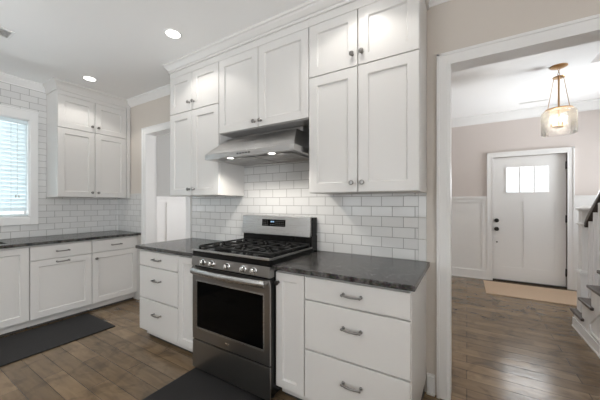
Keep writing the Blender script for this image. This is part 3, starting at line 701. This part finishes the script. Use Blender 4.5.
for x in (.24, .668):
    bm = B(); mt = Matrix.Translation((x, .065, z0_ + .002)); lathe(bm, [(.036, 0), (.036, .008), (.027, .008), (.026, .002), (.036, 0)], 24, mt, cap=False); rim = obj('lamp_rim', bm, M['chrome'], hd, smooth=True)
    bm = B(); lathe(bm, [(0, .004), (.026, .004), (.026, .007), (0, .007)], 24, mt); obj('lamp_lens', bm, M['lens'], rim)
for k in range(5):
    bm = B(); lathe(bm, [(.006, 0), (.006, .006), (0, .007)], 12, Matrix.Translation((HW / 2 - .07 + k * .03, .0, z0_ + .021)) @ FRONT); obj('push_button', bm, M['blackm'], hd)
spot('hood_lamp_light', (-1.925 + .24, 1.597 + .065, z0_ - .005), 11, 150, .5, (1, .94, .86), .025)
spot('hood_lamp_light', (-1.925 + .668, 1.597 + .065, z0_ - .005), 11, 150, .5, (1, .94, .86), .025)

# ------------------------------------------------------------------ blinds
bl = thing('window_blind', 'white slatted blind hanging in the window above the counter', 'blind', (LX - .045, 0, 0))
bm = B(); box(bm, -.028, .028, WYa + .012, WYb - .012, WZb - .055, WZb - .01, .003); obj('headrail', bm, M['slat'], bl)
bm = B(); z = WZb - .085; A = R(-60)
while z > WZa + .05:
    box(bm, -.025, .025, WYa + .014, WYb - .014, -.0014, .0014, 0, Matrix.Translation((0, 0, z)) @ Matrix.Rotation(A, 4, 'Y')); z -= .0485
obj('slats', bm, M['slat'], bl)
bm = B(); box(bm, -.024, .024, WYa + .014, WYb - .014, WZa + .016, WZa + .036, .003); obj('bottom_rail', bm, M['slat'], bl)
bm = B()
for y in (-.5, .0, .5, .98): tube(bm, [(.024, y, WZb - .06), (.024, y, WZa + .03)], .0012, 6)
tube(bm, [(.034, 1.03, WZb - .05), (.034, 1.03, 1.42)], .0015, 6); obj('cord', bm, M['cord'], bl)
bm = B()
for dy in (-.012, .012): lathe(bm, [(.002, .03), (.005, .02), (.008, 0), (0, -.002)], 10, Matrix.Translation((.034, 1.03 + dy, 1.385)))
tube(bm, [(.034, 1.03, 1.43), (.034, 1.018, 1.41)], .0015, 6); tube(bm, [(.034, 1.03, 1.43), (.034, 1.042, 1.41)], .0015, 6)
obj('cord_tassel', bm, M['cord'], bl)

# ------------------------------------------------------------------ ceiling lights and vents
def downlight(x, y, label, power=15, hc=HC):
    t = thing('recessed_light', label, 'ceiling light', (x, y, hc), 0, 'recessed ceiling lights')
    bm = B(); lathe(bm, [(.072, 0), (.072, -.004), (.066, -.007), (.056, -.004), (.056, 0)], 32); obj('trim_ring', bm, M['plastic'], t, smooth=True)
    bm = B(); lathe(bm, [(0, -.003), (.056, -.003), (.056, -.0005), (0, -.0005)], 32); obj('lens', bm, M['lens'], t)
    spot('recessed_light_lamp', (x, y, hc - .012), power, 125, .35, (1, .96, .90), .045)
downlight(-2.135, 1.44, 'round recessed ceiling light in front of the cabinet left of the hood')
downlight(-3.73, 1.46, 'round recessed ceiling light near the cabinet beside the window')
downlight(-.60, 1.44, 'round recessed ceiling light in front of the cabinet right of the hood')
t_ = downlight(-.05, 3.15, 'added recessed ceiling light, hidden above the wide doorway to brighten the foyer', 34, HF)  # unseen light added to brighten the front door wall
downlight(-2.135, -.6, 'unseen recessed ceiling light added in the middle of the kitchen')  # this and the next two are unseen lights added to brighten the kitchen
downlight(-.60, -.6, 'unseen recessed ceiling light added nearest the wide rear windows')
downlight(-3.73, -.6, 'unseen recessed ceiling light added near the sink end of the counter')
vt = thing('ceiling_vent', 'white louvred air vent in the kitchen ceiling', 'vent', (-3.34, .56, HC))
bm = B()
for b_ in ((-.09, .09, .165, .18), (-.09, .09, -.18, -.165), (-.09, -.07, -.165, .165), (.07, .09, -.165, .165)): box(bm, *b_, -.008, -.0003, .001)
obj('vent_frame', bm, M['plastic'], vt)
bm = B(); box(bm, -.07, .07, -.165, .165, -.0012, -.0004); obj('vent_opening', bm, M['ventdark'], vt)
bm = B()
for k in range(8): box(bm, -.008, .008, -.165, .165, -.001, .001, 0, Matrix.Translation((-.06 + k * .017, 0, -.006)) @ Matrix.Rotation(R(35), 4, 'Y'))
obj('louvre', bm, M['plastic'], vt)
vt = thing('floor_length_vent', 'narrow slot air vent in the foyer ceiling near the front door', 'vent', (.85, 5.30, HF)); vt.name = 'slot_vent'
bm = B()
for b_ in ((-.17, .17, .02, .028), (-.17, .17, -.028, -.02), (-.17, -.16, -.02, .02), (.16, .17, -.02, .02)): box(bm, *b_, -.007, -.0003, .001)
obj('vent_frame', bm, M['plastic'], vt)
bm = B(); box(bm, -.16, .16, -.02, .02, -.0014, -.0006); obj('vent_opening', bm, M['ventdark'], vt)
bm = B()
for k in range(3): box(bm, -.16, .16, -.004, .004, -.0007, .0007, 0, Matrix.Translation((0, -.012 + k * .012, -.004)) @ Matrix.Rotation(R(35), 4, 'X'))
obj('louvre', bm, M['plastic'], vt)

# ------------------------------------------------------------------ pendant
PXY = (.868, 4.075)
pd = thing('pendant_light', 'brass pendant with lit clear glass drum hanging in the foyer', 'pendant light', (*PXY, HF))
zt, zb, pr = 2.345 - HF, 2.085 - HF, .150
bm = B(); lathe(bm, [(.0, 0), (.075, 0), (.075, -.008), (.055, -.018), (.02, -.024), (0, -.024)], 28); obj('canopy', bm, M['brass'], pd, smooth=True)
bm = B(); 
for k in range(3): 
    zc = -.03 - k * .028; ang = R(90) * (k % 2)
    tube(bm, [(.009 * math.cos(q) * math.cos(ang), .009 * math.cos(q) * math.sin(ang), zc + .016 * math.sin(q)) for q in [2 * PI * i / 12 for i in range(13)]], .0025, 6)
obj('chain', bm, M['brass'], pd)
bm = B(); lathe(bm, [(0, -.105), (.012, -.105), (.02, -.112), (.05, -.118), (.054, -.124), (.05, -.13), (.012, -.135), (.0, -.135)], 24); obj('hub', bm, M['brass'], pd, smooth=True)
bm = B(); lathe(bm, [(.009, -.13), (.009, zt - .01)], 14); obj('rod', bm, M['brass'], pd, smooth=True)
for k in range(3):
    a = R(20 + 120 * k); bm = B(); tube(bm, [(.047 * math.cos(a), .047 * math.sin(a), -.126), ((pr * .72) * math.cos(a), (pr * .72) * math.sin(a), zt + .012)], .003, 8); obj('support_wire', bm, M['brass'], pd, smooth=True)
bm = B(); lathe(bm, [(0, zt + .014), (.03, zt + .014), (pr * .78, zt + .012), (pr * .80, zt + .004), (pr * .78, zt - .002), (.0, zt - .002)], 32); obj('top_plate', bm, M['brass'], pd, smooth=True)
bm = B(); lathe(bm, [(pr * .79, zt), (pr * .93, zt - .012), (pr, zt - .035), (pr, zb + .01), (pr * .985, zb), (pr * .97, zb + .01), (pr * .97, zt - .037), (pr * .9, zt - .018), (pr * .79, zt - .006)], 40, cap=False); obj('glass_shade', bm, M['seeded'], pd, smooth=True)
bm = B(); lathe(bm, [(0, zb + .085), (.045, zb + .085), (.05, zb + .078), (.045, zb + .07), (0, zb + .068)], 20)
lathe(bm, [(.006, zt), (.006, zb + .07)], 10); obj('lamp_cluster', bm, M['brass'], pd, smooth=True)
for k in range(3):
    a = R(50 + 120 * k); x, y = .055 * math.cos(a), .055 * math.sin(a)
    bm = B(); tube(bm, [(.03 * math.cos(a), .03 * math.sin(a), zb + .077), (x, y, zb + .077), (x, y, zb + .10)], .006, 8); lathe(bm, [(.012, zb + .09), (.012, zb + .125)], 12, Matrix.Translation((x, y, 0))); sk = obj('bulb_socket', bm, M['brass'], pd, smooth=True)
    bm = B(); lathe(bm, [(.008, zb + .124), (.017, zb + .145), (.018, zb + .165), (.010, zb + .195), (0, zb + .205)], 14, Matrix.Translation((x, y, 0))); obj('bulb', bm, M['bulb'], sk, smooth=True)
l = bpy.data.lights.new('pendant_lamp', 'POINT'); l.energy = 13; l.color = (1, .9, .76); l.shadow_soft_size = .06
o = bpy.data.objects.new('pendant_lamp', l); o.location = (PXY[0], PXY[1], HF + zb + .15); COL.objects.link(o)

# ------------------------------------------------------------------ staircase climbing from the foyer towards the kitchen wall
st = thing('staircase', 'white staircase with dark treads and handrail at the right of the foyer', 'staircase', (.985, 4.05, 0))
rise, run, n = .186, .238, 7; SW = 1.15
# local: y decreases going up; y=0 first riser face
pts = [(0, 0)]
for i in range(n):
    pts += [(-i * run, (i + 1) * rise - .028)]
    pts += [(-(i + 1) * run, (i + 1) * rise - .028)]
pts += [(-n * run, 0)]
bm = B(); prism(bm, pts, lambda p, k: (.02 + (SW - .02) * k, p[0], p[1])); obj('stair_body', bm, M['trim'], st)
# open stringer skin on the near side, with base moulding
bm = B(); prism(bm, pts, lambda p, k: (.02 * k, p[0] - 0.0, p[1])); box(bm, -.014, .0, -n * run, .0, 0, .10, .003); box(bm, -.02, .0, -n * run, .0, 0, .018, .003); obj('stringer', bm, M['trim'], st)
# raised panel moulding on the stringer
bm = B(); q = [(-.47, .125), (-.47, .205), (-1.45, .205 + .98 * rise / run), (-1.45, .125)]
for a, b in zip(q, q[1:] + q[:1]):
    v = Vector((0, b[0] - a[0], b[1] - a[1])); L_ = v.length; ang = math.atan2(v.z, v.y)
    box(bm, -.014, .001, -.004, L_ + .004, -.012, .012, .004, Matrix.Translation((0, a[0], a[1])) @ Matrix.Rotation(ang, 4, 'X'))
obj('panel_moulding', bm, M['trim'], st)
for i in range(n):
    bm = B(); box(bm, -.028, SW, -(i + 1) * run - (.085 if 0 else 0), -i * run + .026, (i + 1) * rise - .028, (i + 1) * rise, .009)
    box(bm, -.028, -.001, -(i + 1) * run - .075, -(i + 1) * run + .02, (i + 1) * rise - .028, (i + 1) * rise, .009)
    obj('tread', bm, M['tread'], st)
def rail_z(y): return .186 + .86 + (-y) * rise / run
for i in range(n):
    for k in range(2):
        y = -i * run - .055 - k * run / 2
        if i == 0 and k == 0: continue
        zb_ = (i + 1) * rise - .001; ztp = rail_z(y + .02) - .03
        bm = B(); box(bm, .066, .098, y - .016, y + .016, zb_, ztp, .002); box(bm, .062, .102, y - .020, y + .020, zb_, zb_ + .03, .002); obj('baluster', bm, M['trim'], st)
# newel
bm = B(); nx, ny = .082, -.045
def nb(h, z0, z1, b=.003): box(bm, nx - h, nx + h, ny - h, ny + h, z0, z1, b)
nb(.058, rise - .001, .575); nb(.066, .575, .590); nb(.070, .590, .604); nb(.060, .604, .618); nb(.047, .618, 1.085); nb(.058, 1.085, 1.096); nb(.063, 1.096, 1.108); nb(.047, 1.108, 1.235); nb(.055, 1.235, 1.25); nb(.066, 1.25, 1.268)
V0 = [bm.verts.new((nx + a * .066, ny + b * .066, 1.268)) for a, b in ((-1, -1), (1, -1), (1, 1), (-1, 1))]; V1 = [bm.verts.new((nx + a * .02, ny + b * .02, 1.292)) for a, b in ((-1, -1), (1, -1), (1, 1), (-1, 1))]
for k in range(4): bm.faces.new((V0[k], V0[(k + 1) % 4], V1[(k + 1) % 4], V1[k]))
bm.faces.new(V1); obj('newel_post', bm, M['trim'], st)
# handrail
ha = -.092; prof = [(-.028, -.03), (.028, -.03), (.032, -.012), (.03, .012), (.018, .026), (0, .031), (-.018, .026), (-.03, .012), (-.032, -.012)]
path = [(ha, rail_z(ha) - .03), (ha - .02, rail_z(ha - .02) - .018), (ha - .05, rail_z(ha - .05) - .004), (ha - .09, rail_z(ha - .09)), (-n * run + .02, rail_z(-n * run + .02))]
bm = B(); rr = []
for i, (y, z) in enumerate(path):
    y2, z2 = path[min(i + 1, len(path) - 1)]; y1_, z1_ = path[max(i - 1, 0)]; d = Vector((0, y2 - y1_, z2 - z1_)).normalized(); up = Vector((1, 0, 0)).cross(d).normalized()
    if up.z < 0: up = -up
    rr.append([bm.verts.new(Vector((.082 + a, y, z)) + up * b) for a, b in prof])
for a, b in zip(rr, rr[1:]):
    for k in range(len(prof)): bm.faces.new((a[k], a[(k + 1) % len(prof)], b[(k + 1) % len(prof)], b[k]))
bm.faces.new(rr[0]); bm.faces.new(rr[-1][::-1]); obj('handrail', bm, M['tread'], st, smooth=True)

# ------------------------------------------------------------------ mats and rug
def rug(name, label, cat, x0, x1, y0, y1, h, m):
    bm = B(); box(bm, x0, x1, y0, y1, 0, h, h * .35); tag(obj(name, bm, m), label, cat)
rug('kitchen_mat', 'long dark grey mat along the cabinets on the window wall', 'mat', -3.86, -3.207, -.3, 1.49, .012, M['mat'])
rug('kitchen_mat', 'dark grey mat on the floor in front of the gas range', 'mat', -1.85, -1.02, .75, 1.455, .012, M['mat'])
rug('door_rug', 'tan woven rug on the wood floor inside the front door', 'rug', .242, 1.62, 4.84, 5.61, .010, M['rug'])
